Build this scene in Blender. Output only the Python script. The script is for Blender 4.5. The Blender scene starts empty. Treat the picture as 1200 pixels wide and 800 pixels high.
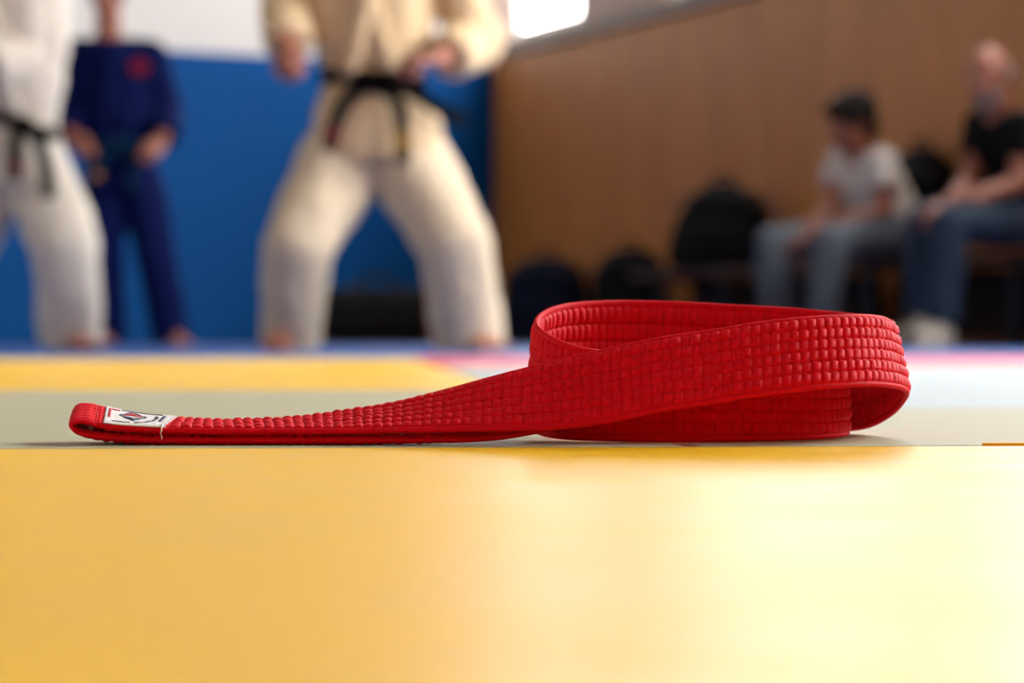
import bpy, bmesh, math, random
import numpy as np
from mathutils import Vector, Matrix, noise, Quaternion

# ------------------------------------------------------------------ camera, world, lights, exposure
scn = bpy.context.scene
COL = scn.collection
FPX = 2833.3          # 85 mm on a 36 mm sensor, 1200 px wide
HC = 0.0428           # camera height above the mats
HZ = 396.0            # picture row of the horizon

cam_d = bpy.data.cameras.new('camera'); cam = bpy.data.objects.new('camera', cam_d); COL.objects.link(cam)
cam_d.lens = 85.0; cam_d.sensor_width = 36.0
cam_d.clip_start = 0.02; cam_d.clip_end = 100
cam.location = (0, 0, HC)
cam.rotation_euler = (math.radians(90) - math.atan(4 / FPX), 0, 0)
cam_d.dof.use_dof = True
cam_d.dof.focus_distance = 0.985
cam_d.dof.aperture_fstop = 8.8
cam_d.dof.aperture_blades = 0
scn.camera = cam

WORLD = (1.0, 0.84, 0.64, 0.14)
WIN_E = (11.0, 8.5, 12.0, 26.0, 43.0, 8.0)      # emission set window by window to steer floor sheen and belt light
w = bpy.data.worlds.new('world'); scn.world = w; w.use_nodes = True
bg = w.node_tree.nodes['Background']
bg.inputs[0].default_value = (WORLD[0], WORLD[1], WORLD[2], 1); bg.inputs[1].default_value = WORLD[3]
scn.view_settings.view_transform = 'Standard'
try: scn.view_settings.look = 'None'
except Exception: pass
scn.view_settings.exposure = 0.0; scn.view_settings.gamma = 1.0
scn.view_settings.use_curve_mapping = False


def P(x, y, d):
    """a point of the place seen at photo pixel (x, y), d metres ahead of the camera"""
    return Vector(((x - 600.0) / FPX * d, d, HC + (HZ - y) / FPX * d))


def srgb(r, g, b):
    f = lambda c: (c / 255 / 12.92) if c / 255 <= .04045 else ((c / 255 + .055) / 1.055) ** 2.4
    return (f(r), f(g), f(b), 1.0)


# ------------------------------------------------------------------ materials
MATS = {}
def mat(name, col, rough=.6, bump=0, bscale=40, var=0, vscale=6, sheen=0, spec=.5, stretch=None, emit=0, metal=0, coat=0):
    if name in MATS: return MATS[name]
    m = bpy.data.materials.new(name); m.use_nodes = True
    nt = m.node_tree; b = nt.nodes['Principled BSDF']
    b.inputs['Base Color'].default_value = col
    b.inputs['Roughness'].default_value = rough
    b.inputs['Specular IOR Level'].default_value = spec
    b.inputs['Metallic'].default_value = metal
    if sheen:
        b.inputs['Sheen Weight'].default_value = sheen
        b.inputs['Sheen Roughness'].default_value = .4
    if coat: b.inputs['Coat Weight'].default_value = coat
    if emit:
        b.inputs['Emission Color'].default_value = col
        b.inputs['Emission Strength'].default_value = emit
    tc = nt.nodes.new('ShaderNodeTexCoord'); src = tc.outputs['Object']
    if stretch:
        mp = nt.nodes.new('ShaderNodeMapping'); mp.inputs['Scale'].default_value = stretch
        nt.links.new(src, mp.inputs[0]); src = mp.outputs[0]
    if var:
        n = nt.nodes.new('ShaderNodeTexNoise'); n.inputs['Scale'].default_value = vscale; n.inputs['Detail'].default_value = 5
        nt.links.new(src, n.inputs['Vector'])
        mr = nt.nodes.new('ShaderNodeMapRange'); mr.inputs[1].default_value = .3; mr.inputs[2].default_value = .7
        mr.inputs[3].default_value = 1 - var; mr.inputs[4].default_value = 1 + var
        nt.links.new(n.outputs[0], mr.inputs[0])
        mx = nt.nodes.new('ShaderNodeVectorMath'); mx.operation = 'SCALE'; mx.inputs[0].default_value = col[:3]
        nt.links.new(mr.outputs[0], mx.inputs['Scale']); nt.links.new(mx.outputs[0], b.inputs['Base Color'])
    if bump:
        n = nt.nodes.new('ShaderNodeTexNoise'); n.inputs['Scale'].default_value = bscale; n.inputs['Detail'].default_value = 4
        nt.links.new(src, n.inputs['Vector'])
        bp = nt.nodes.new('ShaderNodeBump'); bp.inputs['Strength'].default_value = bump; bp.inputs['Distance'].default_value = .002
        nt.links.new(n.outputs[0], bp.inputs['Height']); nt.links.new(bp.outputs[0], b.inputs['Normal'])
    MATS[name] = m
    return m


def mat_vinyl(name, col, rough=.38, spec=.33):
    """embossed vinyl of a judo mat: fine rice-straw grain, faint scuffs"""
    if name in MATS: return MATS[name]
    m = bpy.data.materials.new(name); m.use_nodes = True
    nt = m.node_tree; b = nt.nodes['Principled BSDF']; L = nt.links.new
    b.inputs['Specular IOR Level'].default_value = spec
    tc = nt.nodes.new('ShaderNodeTexCoord')
    mp = nt.nodes.new('ShaderNodeMapping'); mp.inputs['Scale'].default_value = (1, 3, 1); mp.inputs['Rotation'].default_value = (0, 0, .5)
    L(tc.outputs['Object'], mp.inputs[0])
    n1 = nt.nodes.new('ShaderNodeTexNoise'); n1.inputs['Scale'].default_value = 26; n1.inputs['Detail'].default_value = 6; L(mp.outputs[0], n1.inputs['Vector'])
    n2 = nt.nodes.new('ShaderNodeTexNoise'); n2.inputs['Scale'].default_value = 700; n2.inputs['Detail'].default_value = 2; L(tc.outputs['Object'], n2.inputs['Vector'])
    mr = nt.nodes.new('ShaderNodeMapRange'); mr.inputs[1].default_value = .3; mr.inputs[2].default_value = .7; mr.inputs[3].default_value = .94; mr.inputs[4].default_value = 1.05
    L(n1.outputs[0], mr.inputs[0])
    mx = nt.nodes.new('ShaderNodeVectorMath'); mx.operation = 'SCALE'; mx.inputs[0].default_value = col[:3]
    L(mr.outputs[0], mx.inputs['Scale']); L(mx.outputs[0], b.inputs['Base Color'])
    r2 = nt.nodes.new('ShaderNodeMapRange'); r2.inputs[1].default_value = .3; r2.inputs[2].default_value = .7; r2.inputs[3].default_value = rough - .04; r2.inputs[4].default_value = rough + .05
    L(n1.outputs[0], r2.inputs[0]); L(r2.outputs[0], b.inputs['Roughness'])
    bp = nt.nodes.new('ShaderNodeBump'); bp.inputs['Strength'].default_value = .35; bp.inputs['Distance'].default_value = .0004
    L(n2.outputs[0], bp.inputs['Height']); L(bp.outputs[0], b.inputs['Normal'])
    MATS[name] = m
    return m


def mat_wood(name, c1, c2, rough=.45):
    """veneer panelling: vertical grain, panel joints every 1.2 m"""
    if name in MATS: return MATS[name]
    m = bpy.data.materials.new(name); m.use_nodes = True
    nt = m.node_tree; b = nt.nodes['Principled BSDF']; L = nt.links.new
    b.inputs['Roughness'].default_value = rough
    tc = nt.nodes.new('ShaderNodeTexCoord')
    mp = nt.nodes.new('ShaderNodeMapping'); mp.inputs['Scale'].default_value = (6, 6, .35); L(tc.outputs['Object'], mp.inputs[0])
    n = nt.nodes.new('ShaderNodeTexNoise'); n.inputs['Scale'].default_value = 5; n.inputs['Detail'].default_value = 7; n.inputs['Distortion'].default_value = .6
    L(mp.outputs[0], n.inputs['Vector'])
    cr = nt.nodes.new('ShaderNodeValToRGB'); cr.color_ramp.elements[0].position = .3; cr.color_ramp.elements[0].color = c1
    cr.color_ramp.elements[1].position = .72; cr.color_ramp.elements[1].color = c2
    L(n.outputs[0], cr.inputs[0]); L(cr.outputs[0], b.inputs['Base Color'])
    MATS[name] = m
    return m


def mat_belt():
    m = bpy.data.materials.new('red_cotton'); m.use_nodes = True
    nt = m.node_tree; b = nt.nodes['Principled BSDF']; L = nt.links.new
    b.inputs['Roughness'].default_value = .62; b.inputs['Specular IOR Level'].default_value = .1
    b.inputs['Sheen Weight'].default_value = .03; b.inputs['Sheen Roughness'].default_value = .35
    b.inputs['Sheen Tint'].default_value = (1, .35, .35, 1)
    uv = nt.nodes.new('ShaderNodeUVMap'); uv.uv_map = 'UVMap'
    wv = nt.nodes.new('ShaderNodeTexWave'); wv.wave_type = 'BANDS'; wv.bands_direction = 'DIAGONAL'
    wv.inputs['Scale'].default_value = 620; wv.inputs['Distortion'].default_value = .8; wv.inputs['Detail'].default_value = 1
    L(uv.outputs[0], wv.inputs['Vector'])
    n = nt.nodes.new('ShaderNodeTexNoise'); n.inputs['Scale'].default_value = 220; n.inputs['Detail'].default_value = 5
    L(uv.outputs[0], n.inputs['Vector'])
    mr = nt.nodes.new('ShaderNodeMapRange'); mr.inputs[1].default_value = .25; mr.inputs[2].default_value = .75; mr.inputs[3].default_value = .93; mr.inputs[4].default_value = 1.05
    L(n.outputs[0], mr.inputs[0])
    mx = nt.nodes.new('ShaderNodeVectorMath'); mx.operation = 'SCALE'; mx.inputs[0].default_value = BELT_RED[:3]
    L(mr.outputs[0], mx.inputs['Scale']); L(mx.outputs[0], b.inputs['Base Color'])
    ad = nt.nodes.new('ShaderNodeMath'); ad.operation = 'ADD'; L(wv.outputs[1], ad.inputs[0]); L(n.outputs[0], ad.inputs[1])
    bp = nt.nodes.new('ShaderNodeBump'); bp.inputs['Strength'].default_value = .5; bp.inputs['Distance'].default_value = .00018
    L(ad.outputs[0], bp.inputs['Height']); L(bp.outputs[0], b.inputs['Normal'])
    return m

BELT_RED = srgb(216, 3, 27)

# ------------------------------------------------------------------ mesh helpers
def link(name, me, m=None, parent=None, loc=None):
    o = bpy.data.objects.new(name, me); COL.objects.link(o)
    if m is not None: me.materials.append(m)
    if parent is not None: o.parent = parent
    if loc is not None: o.location = loc
    return o


def from_bm(name, bm, m, parent=None, smooth=False):
    me = bpy.data.meshes.new(name)
    if parent is not None:
        bmesh.ops.translate(bm, vec=-parent['_o'].to_tuple() if False else -ORIG[parent.name], verts=bm.verts)
    bmesh.ops.recalc_face_normals(bm, faces=bm.faces)
    bm.to_mesh(me); bm.free()
    if smooth:
        for p in me.polygons: p.use_smooth = True
    return link(name, me, m, parent)


ORIG = {}      # world origin of each parent, so that children can be given in world coordinates
def empty(name, loc):
    o = bpy.data.objects.new(name, None); COL.objects.link(o); o.location = loc
    o.empty_display_size = .1
    ORIG[o.name] = Vector(loc)
    return o


def tag(o, label=None, cat=None, group=None, kind=None):
    if label: o['label'] = label
    if cat: o['category'] = cat
    if group: o['group'] = group
    if kind: o['kind'] = kind
    return o


def sub(o, parent):     # let a child carry children of its own
    ORIG[o.name] = ORIG[parent.name]
    return o


def box(bm, c, half, ex=Vector((1, 0, 0)), ey=Vector((0, 1, 0)), ez=Vector((0, 0, 1)), bev=0, seg=2):
    vs = []
    for sx in (-1, 1):
        for sy in (-1, 1):
            for sz in (-1, 1):
                vs.append(bm.verts.new(Vector(c) + ex * half[0] * sx + ey * half[1] * sy + ez * half[2] * sz))
    q = [(0, 1, 3, 2), (4, 6, 7, 5), (0, 4, 5, 1), (2, 3, 7, 6), (0, 2, 6, 4), (1, 5, 7, 3)]
    fs = [bm.faces.new([vs[i] for i in f]) for f in q]
    if bev:
        bmesh.ops.bevel(bm, geom=list({e for f in fs for e in f.edges}), offset=bev, segments=seg, affect='EDGES', profile=.5)


def frame(d, hint=Vector((0, 0, 1))):
    d = d.normalized()
    if abs(d.dot(hint)) > .98: hint = Vector((0, 1, 0))
    x = hint.cross(d).normalized()
    return x, d.cross(x)


def loft(bm, rings, cap=True, n=24):
    """rings: list of lists of points"""
    R = [[bm.verts.new(p) for p in r] for r in rings]
    k = len(R[0])
    for a, b in zip(R, R[1:]):
        for i in range(k):
            bm.faces.new((a[i], a[(i + 1) % k], b[(i + 1) % k], b[i]))
    if cap:
        bm.faces.new(R[0][::-1]); bm.faces.new(R[-1])


def ering(c, rx, ry, ax, ay, n=28, p=2.0):
    out = []
    for i in range(n):
        t = 2 * math.pi * i / n
        cx, sy = math.cos(t), math.sin(t)
        out.append(c + ax * rx * math.copysign(abs(cx) ** (2 / p), cx) + ay * ry * math.copysign(abs(sy) ** (2 / p), sy))
    return out


def caps(bm, p0, r0, p1, r1, n=16):
    """tapered capsule"""
    p0, p1 = Vector(p0), Vector(p1)
    d = p1 - p0
    if d.length < 1e-6: d = Vector((0, 0, 1e-4))
    x, y = frame(d); dn = d.normalized()
    rings = []
    for a in (-80, -55, -25, 0):
        a = math.radians(a); rings.append(ering(p0 + dn * r0 * math.sin(a), r0 * math.cos(a), r0 * math.cos(a), x, y, n))
    for a in (0, 25, 55, 80):
        a = math.radians(a); rings.append(ering(p1 + dn * r1 * math.sin(a), r1 * math.cos(a), r1 * math.cos(a), x, y, n))
    loft(bm, rings)


def chain(bm, pts):
    for (a, ra), (b, rb) in zip(pts, pts[1:]): caps(bm, a, ra, b, rb)


def ell(bm, c, r, ax=Vector((1, 0, 0)), ay=Vector((0, 1, 0)), az=Vector((0, 0, 1)), n=20):
    rings = []
    for k in range(1, 12):
        a = math.pi * k / 12 - math.pi / 2
        rings.append(ering(Vector(c) + az * r[2] * math.sin(a), r[0] * math.cos(a), r[1] * math.cos(a), ax, ay, n))
    loft(bm, rings)


def fuse(name, bm, m, parent, vox=.008, it=4, wrinkle=0, wscale=9, fac=.5):
    """weld overlapping shapes into one continuous skin"""
    bmesh.ops.recalc_face_normals(bm, faces=bm.faces)
    me = bpy.data.meshes.new(name); bm.to_mesh(me); bm.free()
    t = bpy.data.objects.new(name, me); COL.objects.link(t)
    r = t.modifiers.new('r', 'REMESH'); r.mode = 'VOXEL'; r.voxel_size = vox
    s = t.modifiers.new('s', 'SMOOTH'); s.iterations = it; s.factor = fac
    dg = bpy.context.evaluated_depsgraph_get()
    me2 = bpy.data.meshes.new_from_object(t.evaluated_get(dg), depsgraph=dg)
    bpy.data.objects.remove(t); bpy.data.meshes.remove(me)
    me2.name = name
    nv = len(me2.vertices)
    co = np.empty(nv * 3); me2.vertices.foreach_get('co', co); co = co.reshape(-1, 3)
    if wrinkle:
        no = np.empty(nv * 3); me2.vertex_normals.foreach_get('vector', no); no = no.reshape(-1, 3)
        sd = Vector((random.random() * 50, random.random() * 50, 0))
        dsp = np.array([noise.noise(Vector((p[0] * wscale, p[1] * wscale, p[2] * wscale * .55)) + sd) * .65
                        + (abs(noise.noise(Vector((p[0] * wscale * 2.3, p[1] * wscale * 2.3, p[2] * wscale * 1.5)) + sd)) - .25) * .6 for p in co])
        co = co + no * (dsp * wrinkle)[:, None]
    o = ORIG[parent.name]
    co = co - np.array(o)[None, :]
    me2.vertices.foreach_set('co', co.ravel())
    for p in me2.polygons: p.use_smooth = True
    me2.materials.clear()
    me2.update()
    return link(name, me2, m, parent)


# ------------------------------------------------------------------ the hall (turned 24.5 degrees against the camera)
CORNER = Vector((-.113, 16.0, 0))
RE = Vector((.415, -.910, 0)).normalized()        # along the panelled right wall, towards us
RN = Vector((-.910, -.415, 0)).normalized()       # its normal, also the back wall's direction to the left
UP = Vector((0, 0, 1))
ROOM_L, ROOM_D, ROOM_H = 11.0, 20.0, 5.2
PAD_H, WOOD_H = 1.83, 1.91

m_plaster = mat('white_plaster', srgb(232, 228, 222), .8, bump=.2, bscale=30)
m_pink = mat('warm_plaster', srgb(205, 180, 168), .8, bump=.2, bscale=30)
m_blue = mat('blue_vinyl_padding', srgb(0, 78, 146), .6, var=.05, vscale=2, spec=.12)
m_wood = mat_wood('wood_veneer', srgb(178, 108, 42), srgb(218, 146, 70))
m_rail = mat('grey_brown_ledge', srgb(150, 132, 118), .5)
m_under = mat('hall_floor', srgb(120, 100, 80), .6)
m_frame = mat('white_window_frame', srgb(225, 222, 215), .4)


def wallbox(name, o, ex, t0, t1, en, n0, n1, z0, z1, m, bev=0):
    bm = bmesh.new()
    c = o + ex * (t0 + t1) / 2 + en * (n0 + n1) / 2 + UP * (z0 + z1) / 2
    box(bm, (0, 0, 0), ((t1 - t0) / 2, (n1 - n0) / 2, (z1 - z0) / 2), ex, en, UP, bev)
    bmesh.ops.recalc_face_normals(bm, faces=bm.faces)
    me = bpy.data.meshes.new(name); bm.to_mesh(me); bm.free()
    return tag(link(name, me, m, None, c), kind='structure')


wallbox('floor', CORNER, RE, -.2, ROOM_D, RN, -.2, ROOM_L, -.16, -.041, m_under)
wallbox('wall_back', CORNER, RN, -.2, ROOM_L, RE, -.2, 0, 0, ROOM_H, m_plaster)
k = wallbox('trim_1', CORNER, RN, 0.0, ROOM_L, RE, 0.0, .05, 0, PAD_H, m_blue, .012); tag(k, 'blue vinyl padding along the lower back wall')
wallbox('wall_right', CORNER, RE, -.2, ROOM_D, RN, -.2, 0, 0, WOOD_H, m_pink)
k = wallbox('trim_2', CORNER, RE, .06, ROOM_D, RN, 0, .03, 0, WOOD_H - .04, m_wood); tag(k, 'brown wood veneer panelling on the right wall')
k = wallbox('trim_3', CORNER, RE, .06, ROOM_D, RN, 0, .07, WOOD_H - .04, WOOD_H + .06, m_rail, .008); tag(k, 'grey brown ledge on top of the wood panelling')
# upper right wall: piers between high windows
piers = [(-.2, .12), (1.27, 2.35), (4.9, 5.4), (7.9, 8.4), (10.9, 11.4), (13.9, 14.4), (16.9, ROOM_D)]
for i, (a, b) in enumerate(piers):
    wallbox('wall_right_pier', CORNER, RE, a, b, RN, -.2, 0, WOOD_H, 4.4, m_pink)
wallbox('wall_right_top', CORNER, RE, -.2, ROOM_D, RN, -.2, 0, 4.4, ROOM_H, m_pink)
for i, ((_, a), (b, _)) in enumerate(zip(piers, piers[1:])):
    c = CORNER + RE * (a + b) / 2 + UP * 3.1
    wnd = empty('window_%d' % (i + 1), c); tag(wnd, kind='structure')
    bm = bmesh.new(); hw = (b - a) / 2; hh = (4.4 - WOOD_H - .06) / 2; cz = UP * ((4.4 + WOOD_H + .06) / 2)
    cc = CORNER + RE * (a + b) / 2 + cz
    for s in (-1, 1):
        box(bm, cc + RE * s * (hw - .04) - RN * .1, (.04, .03, hh), RE, RN, UP)
        box(bm, cc + UP * s * (hh - .04) - RN * .1, (hw, .03, .04), RE, RN, UP)
    for q in range(1, int(round(2 * hw / 1.25))):
        box(bm, cc + RE * (-hw + q * 2 * hw / round(2 * hw / 1.25)) - RN * .1, (.025, .03, hh), RE, RN, UP)
    from_bm('window_frame', bm, m_frame, wnd)
    bm = bmesh.new(); box(bm, cc - RN * .13, (hw, .006, hh), RE, RN, UP)
    from_bm('pane', bm, mat('daylit_window_glass_%d' % (i + 1), (.98, .98, .99, 1), .2, emit=WIN_E[i]), wnd)

wallbox('wall_left', CORNER + RN * ROOM_L, RE, -.2, ROOM_D + .2, RN, 0, .2, -.16, ROOM_H, m_plaster)
wallbox('wall_front', CORNER + RE * ROOM_D, RN, -.2, ROOM_L, RE, 0, .2, -.16, ROOM_H, m_wood)

# ------------------------------------------------------------------ mats
ME1 = Vector((.4015, .027, 0)).normalized(); ME2 = Vector((-ME1.y, ME1.x, 0))
MO = Vector((-.1975, .9375, 0))
def gym_mat(a0, a1, b0, b1, m, label, group=None):
    g = .0012
    bm = bmesh.new()
    box(bm, (0, 0, 0), ((a1 - a0) / 2 - g, (b1 - b0) / 2 - g, .02), ME1, ME2, UP, .0035, 3)
    bmesh.ops.recalc_face_normals(bm, faces=bm.faces)
    me = bpy.data.meshes.new('floor_mat'); bm.to_mesh(me); bm.free()
    for p in me.polygons: p.use_smooth = False
    o = link('floor_mat', me, m, None, MO + ME1 * (a0 + a1) / 2 + ME2 * (b0 + b1) / 2 - UP * .02)
    return tag(o, label, 'mat', group)

m_yel = mat_vinyl('yellow_mat_vinyl', srgb(240, 188, 2), .37)
m_gry = mat_vinyl('grey_green_mat_vinyl', srgb(176, 172, 142), .55, .12)
m_pal = mat_vinyl('pale_mat_vinyl', srgb(172, 184, 186), .55, .12)
m_red = mat_vinyl('red_mat_vinyl', srgb(214, 40, 48), .45, .2)
m_blm = mat_vinyl('blue_mat_vinyl', srgb(10, 74, 150), .45, .2)
SPL = .27
gym_mat(-1.2, 1.6, -1.1, 0, m_yel, 'near yellow mat filling the front of the floor before the red belt')
gym_mat(-1.73, SPL, 0, 1.05, m_gry, 'grey green mat under the left tail of the red belt')
gym_mat(SPL, 1.9, 0, .515, m_gry, 'grey mat at the right of the belt coil')
gym_mat(SPL, 1.9, .515, 2.7, m_pal, 'pale whitish mat beyond the grey mat right of the coil')
gym_mat(-2.6, SPL, 1.05, 3.95, m_yel, 'yellow mat beyond the grey green mat, behind the belt tail')
gym_mat(SPL, 3.2, 2.7, 4.3, m_red, 'pinkish red border mat beyond the pale mat')
gym_mat(-3.0, SPL, 3.95, 4.3, m_pal, 'narrow pale mat strip beyond the far yellow mat')
gym_mat(-4.2, 3.4, 4.3, 7.2, m_blm, 'blue border mat at the feet of the standing men')
gym_mat(-4.2, 3.4, 7.2, 9.6, m_blm, 'blue border mat in front of the bench')
gym_mat(-4.2, 1.2, 9.6, 12.6, m_blm, 'farthest blue mat reaching towards the padded wall')

bm = bmesh.new(); box(bm, (0, 0, 0), (.20, .0022, .0107), ME1, ME2, UP, .001)
bmesh.ops.recalc_face_normals(bm, faces=bm.faces)
me = bpy.data.meshes.new('edge_strip'); bm.to_mesh(me); bm.free()
o = link('edge_strip', me, mat('orange_foam', srgb(252, 186, 16), .6), None, Vector((.387, .9765, -.0095)))
tag(o, 'thin orange foam strip in the seam of the mats at the right edge', 'edge strip')

# ------------------------------------------------------------------ the red belt
def station(fx, fy, fd, nx, ny, nd): return (P(fx, fy, fd), P(nx, ny, nd))
ST = [
 # lower layer of the tail, from under the coil to the left end
 station(646, 440, .999, 648, 503.5, .971),
 station(600, 457, 1.001, 600, 512, .968),
 station(560, 468, 1.003, 560, 516, .966),
 station(500, 485, 1.004, 500, 516.8, .965),
 station(430, 498, 1.005, 430, 517, .965),
 station(340, 507, 1.005, 340, 517, .965),
 station(250, 511.5, 1.005, 250, 517, .965),
 station(180, 509, 1.005, 180, 516, .965),
 station(130, 502, 1.005, 130, 513.5, .965),
 station(102, 495, 1.005, 100, 510, .965),
 station(90, 487, 1.005, 87, 505, .965),
 # fold at the left end
 station(87, 480, 1.005, 82, 499, .965),
 station(92, 474.5, 1.005, 86, 494.5, .965),
 # upper layer of the tail
 station(105, 474, 1.005, 100, 495, .965),
 station(131, 481, 1.005, 127, 501, .965),
 station(165, 487.5, 1.005, 160, 503.5, .965),
 station(206, 491.5, 1.005, 190, 504.8, .965),
 station(250, 494.5, 1.005, 247, 505.6, .965),
 station(300, 494, 1.005, 300, 506, .965),
 station(350, 490.5, 1.004, 350, 506, .965),
 station(403, 483, 1.003, 400, 506, .964),
 station(463, 472.5, 1.001, 458, 505.6, .963),
 station(523, 457, .999, 517, 505.3, .962),
 station(583, 440, .997, 577, 504.5, .962),
 station(645, 424, .995, 640, 503.5, .963),
 # rising front strip
 station(704, 410, .994, 702, 497, .964),
 station(774, 395, .993, 774, 482.5, .964),
 station(830, 387, .994, 830, 474, .966),
 station(892, 377, .996, 893, 464, .969),
 station(953, 370.5, 1.001, 957, 456.5, .975),
 station(1003, 368, 1.012, 1013, 453, .986),
 # right turn
 station(1031, 370, 1.026, 1044, 454.5, 1.001),
 station(1044, 376, 1.044, 1062, 460, 1.022),
 station(1042, 374, 1.064, 1060, 471, 1.044),
 station(1022, 370, 1.081, 1043, 489, 1.062),
 # rear strip
 station(985, 365.5, 1.090, 1013, 503, 1.076),
 station(930, 360.5, 1.094, 955, 506.5, 1.086),
 station(860, 356.5, 1.094, 868, 500, 1.089),
 station(787, 352.5, 1.090, 787, 493, 1.087),
 station(726, 351.5, 1.083, 726, 489, 1.081),
 station(677, 353.5, 1.071, 673, 486, 1.069),
 station(648, 359, 1.057, 641, 486, 1.055),
 # left turn
 station(632, 368, 1.044, 624, 490, 1.041),
 station(629, 378, 1.032, 620, 498, 1.028),
 station(638, 388, 1.021, 628, 508, 1.016),
 station(655, 397.5, 1.012, 648, 513.5, 1.007),
 station(678, 405.5, 1.007, 675, 516, 1.001),
 # lower front strip, standing on the mat
 station(715, 411, 1.006, 713, 517, .998),
 station(774, 416, 1.008, 774, 518, .995),
 station(830, 418, 1.008, 830, 518, .994),
 station(892, 420, 1.010, 893, 517, .997),
 station(948, 421, 1.017, 952, 515, 1.005),
 station(980, 420, 1.029, 984, 512.5, 1.019),
 station(989, 418, 1.042, 993, 510, 1.034),
 station(980, 416, 1.055, 983, 508.5, 1.049),
 station(945, 414, 1.064, 945, 507.5, 1.062),
 station(880, 412, 1.068, 880, 507, 1.067),
 station(800, 411, 1.066, 800, 507, 1.066),
 station(740, 411, 1.060, 740, 507.5, 1.060),
]
def catmull(pts, per=40):
    pts = np.array(pts, float)
    ext = np.vstack([2 * pts[0] - pts[1], pts, 2 * pts[-1] - pts[-2]])
    out = []
    for i in range(1, len(ext) - 2):
        p0, p1, p2, p3 = ext[i - 1:i + 3]
        def tj(ti, a, b): return ti + max(np.linalg.norm(b - a), 1e-6) ** .5
        t0 = 0; t1 = tj(t0, p0, p1); t2 = tj(t1, p1, p2); t3 = tj(t2, p2, p3)
        for t in np.linspace(t1, t2, per, endpoint=False):
            A1 = (t1 - t) / (t1 - t0) * p0 + (t - t0) / (t1 - t0) * p1
            A2 = (t2 - t) / (t2 - t1) * p1 + (t - t1) / (t2 - t1) * p2
            A3 = (t3 - t) / (t3 - t2) * p2 + (t - t2) / (t3 - t2) * p3
            B1 = (t2 - t) / (t2 - t0) * A1 + (t - t0) / (t2 - t0) * A2
            B2 = (t3 - t) / (t3 - t1) * A2 + (t - t1) / (t3 - t1) * A3
            out.append((t2 - t) / (t2 - t1) * B1 + (t - t1) / (t2 - t1) * B2)
    out.append(pts[-1])
    return np.array(out)

EDGES = catmull([list(f) + list(n) for f, n in ST])       # 6-D: far/top edge and near/bottom edge together
mid = (EDGES[:, :3] + EDGES[:, 3:]) / 2
sl = np.concatenate([[0], np.cumsum(np.linalg.norm(np.diff(mid, axis=0), axis=1))])
BLEN = sl[-1]
DS = .00035
NS = int(BLEN / DS)
S = np.linspace(0, BLEN, NS)
E = np.stack([np.interp(S, sl, EDGES[:, k]) for k in range(6)], 1)
def gsm(a, sig):
    r = int(sig * 3); kx = np.exp(-.5 * (np.arange(-r, r + 1) / sig) ** 2); kx /= kx.sum()
    pad = np.concatenate([2 * a[:1] - a[r:0:-1], a, 2 * a[-1:] - a[-2:-r - 2:-1]])
    return np.stack([np.convolve(pad[:, k], kx, 'valid') for k in range(a.shape[1])], 1)
E = gsm(E, 5)
FE, NE_ = E[:, :3], E[:, 3:]
Tn = np.gradient(E[:, :3] * .5 + E[:, 3:] * .5, axis=0); Tn /= np.linalg.norm(Tn, axis=1)[:, None]
Wv = FE - NE_; Wl = np.linalg.norm(Wv, axis=1); Wu = Wv / Wl[:, None]
Nn = np.cross(Tn, Wu); Nn /= np.linalg.norm(Nn, axis=1)[:, None]     # points up / at the camera on the upper tail and the front strip
# arc position of the label and of the end stitching on the upper layer
xpix = mid[:, 0] / mid[:, 1] * FPX + 600
istart = 13 * 40
def s_at(px):
    j = istart + int(np.argmin(np.abs(xpix[istart:24 * 40] - px)))
    return sl[j]
S_L0, S_L1 = s_at(122), s_at(200)
S_SEAM = s_at(114)
S_FOLD = sl[11 * 40]
ROWS, CELL, TH = 6, .0041, .0026
rng = np.random.RandomState(4)
def relief(s, v, side):
    """height of the quilting over the mid surface (half thickness + puffs)"""
    e = np.abs(2 * v - 1)
    base = TH / 2 * np.sqrt(np.clip(1 - e ** 9, 0, 1)) * .86 + .0001
    m = .055
    r = (v - m) / (1 - 2 * m) * ROWS
    inside = (r > 0) & (r < ROWS)
    ri = np.clip(np.floor(r), 0, ROWS - 1).astype(int)
    fr = np.clip(r - ri, 0, 1)
    ph = s / CELL + .05 * ri + .06 * np.sin(s * 90 + ri * 2.1 + side)
    ci = np.floor(ph).astype(int); fc = ph - ci
    amp = .75 + .5 * JIT[ri, ci % 997]
    a = np.sin(np.pi * fr) ** .5
    b = np.sin(np.pi * fc) ** .8
    puff = .00105 * amp * a * (.42 + .58 * b)
    rim = .00035 * np.sin(np.pi * np.clip(np.minimum(v, 1 - v) / m, 0, 1)) ** .6
    h = np.where(inside, puff, rim)
    # threads sunk into the valleys: a small bead at each stitch
    st = np.exp(-((np.minimum(fr, 1 - fr)) / .07) ** 2) * (np.abs(fc - .5) < .27) * .00012
    gr = np.exp(-(np.minimum(fr, 1 - fr) / .08) ** 2) * (.00040 + .00045 * np.exp(-(np.minimum(fc, 1 - fc) / .16) ** 2)) + np.exp(-(np.minimum(fc, 1 - fc) / .12) ** 2) * .00016
    h = h + np.where(inside, st - gr + .0001, 0)
    if side > 0:
        flat = 1 / (1 + np.exp(-(s - S_L0 + .004) / .0012)) * (1 - 1 / (1 + np.exp(-(s - S_L1 - .0005) / .0008)))
        h = h * (1 - .8 * flat) + .0002 * flat
        h = h - .0007 * np.exp(-((s - S_SEAM) / .0006) ** 2)
    sm = 1 / (1 + np.exp(-(s - S_FOLD + .012) / .002)) * (1 - 1 / (1 + np.exp(-(s - S_SEAM) / .001)))
    h = h * (1 - .72 * sm)
    return base + h * np.clip((1 - e) / .03, 0, 1) ** .5
JIT = rng.rand(ROWS, 997)
NV = 136
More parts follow.
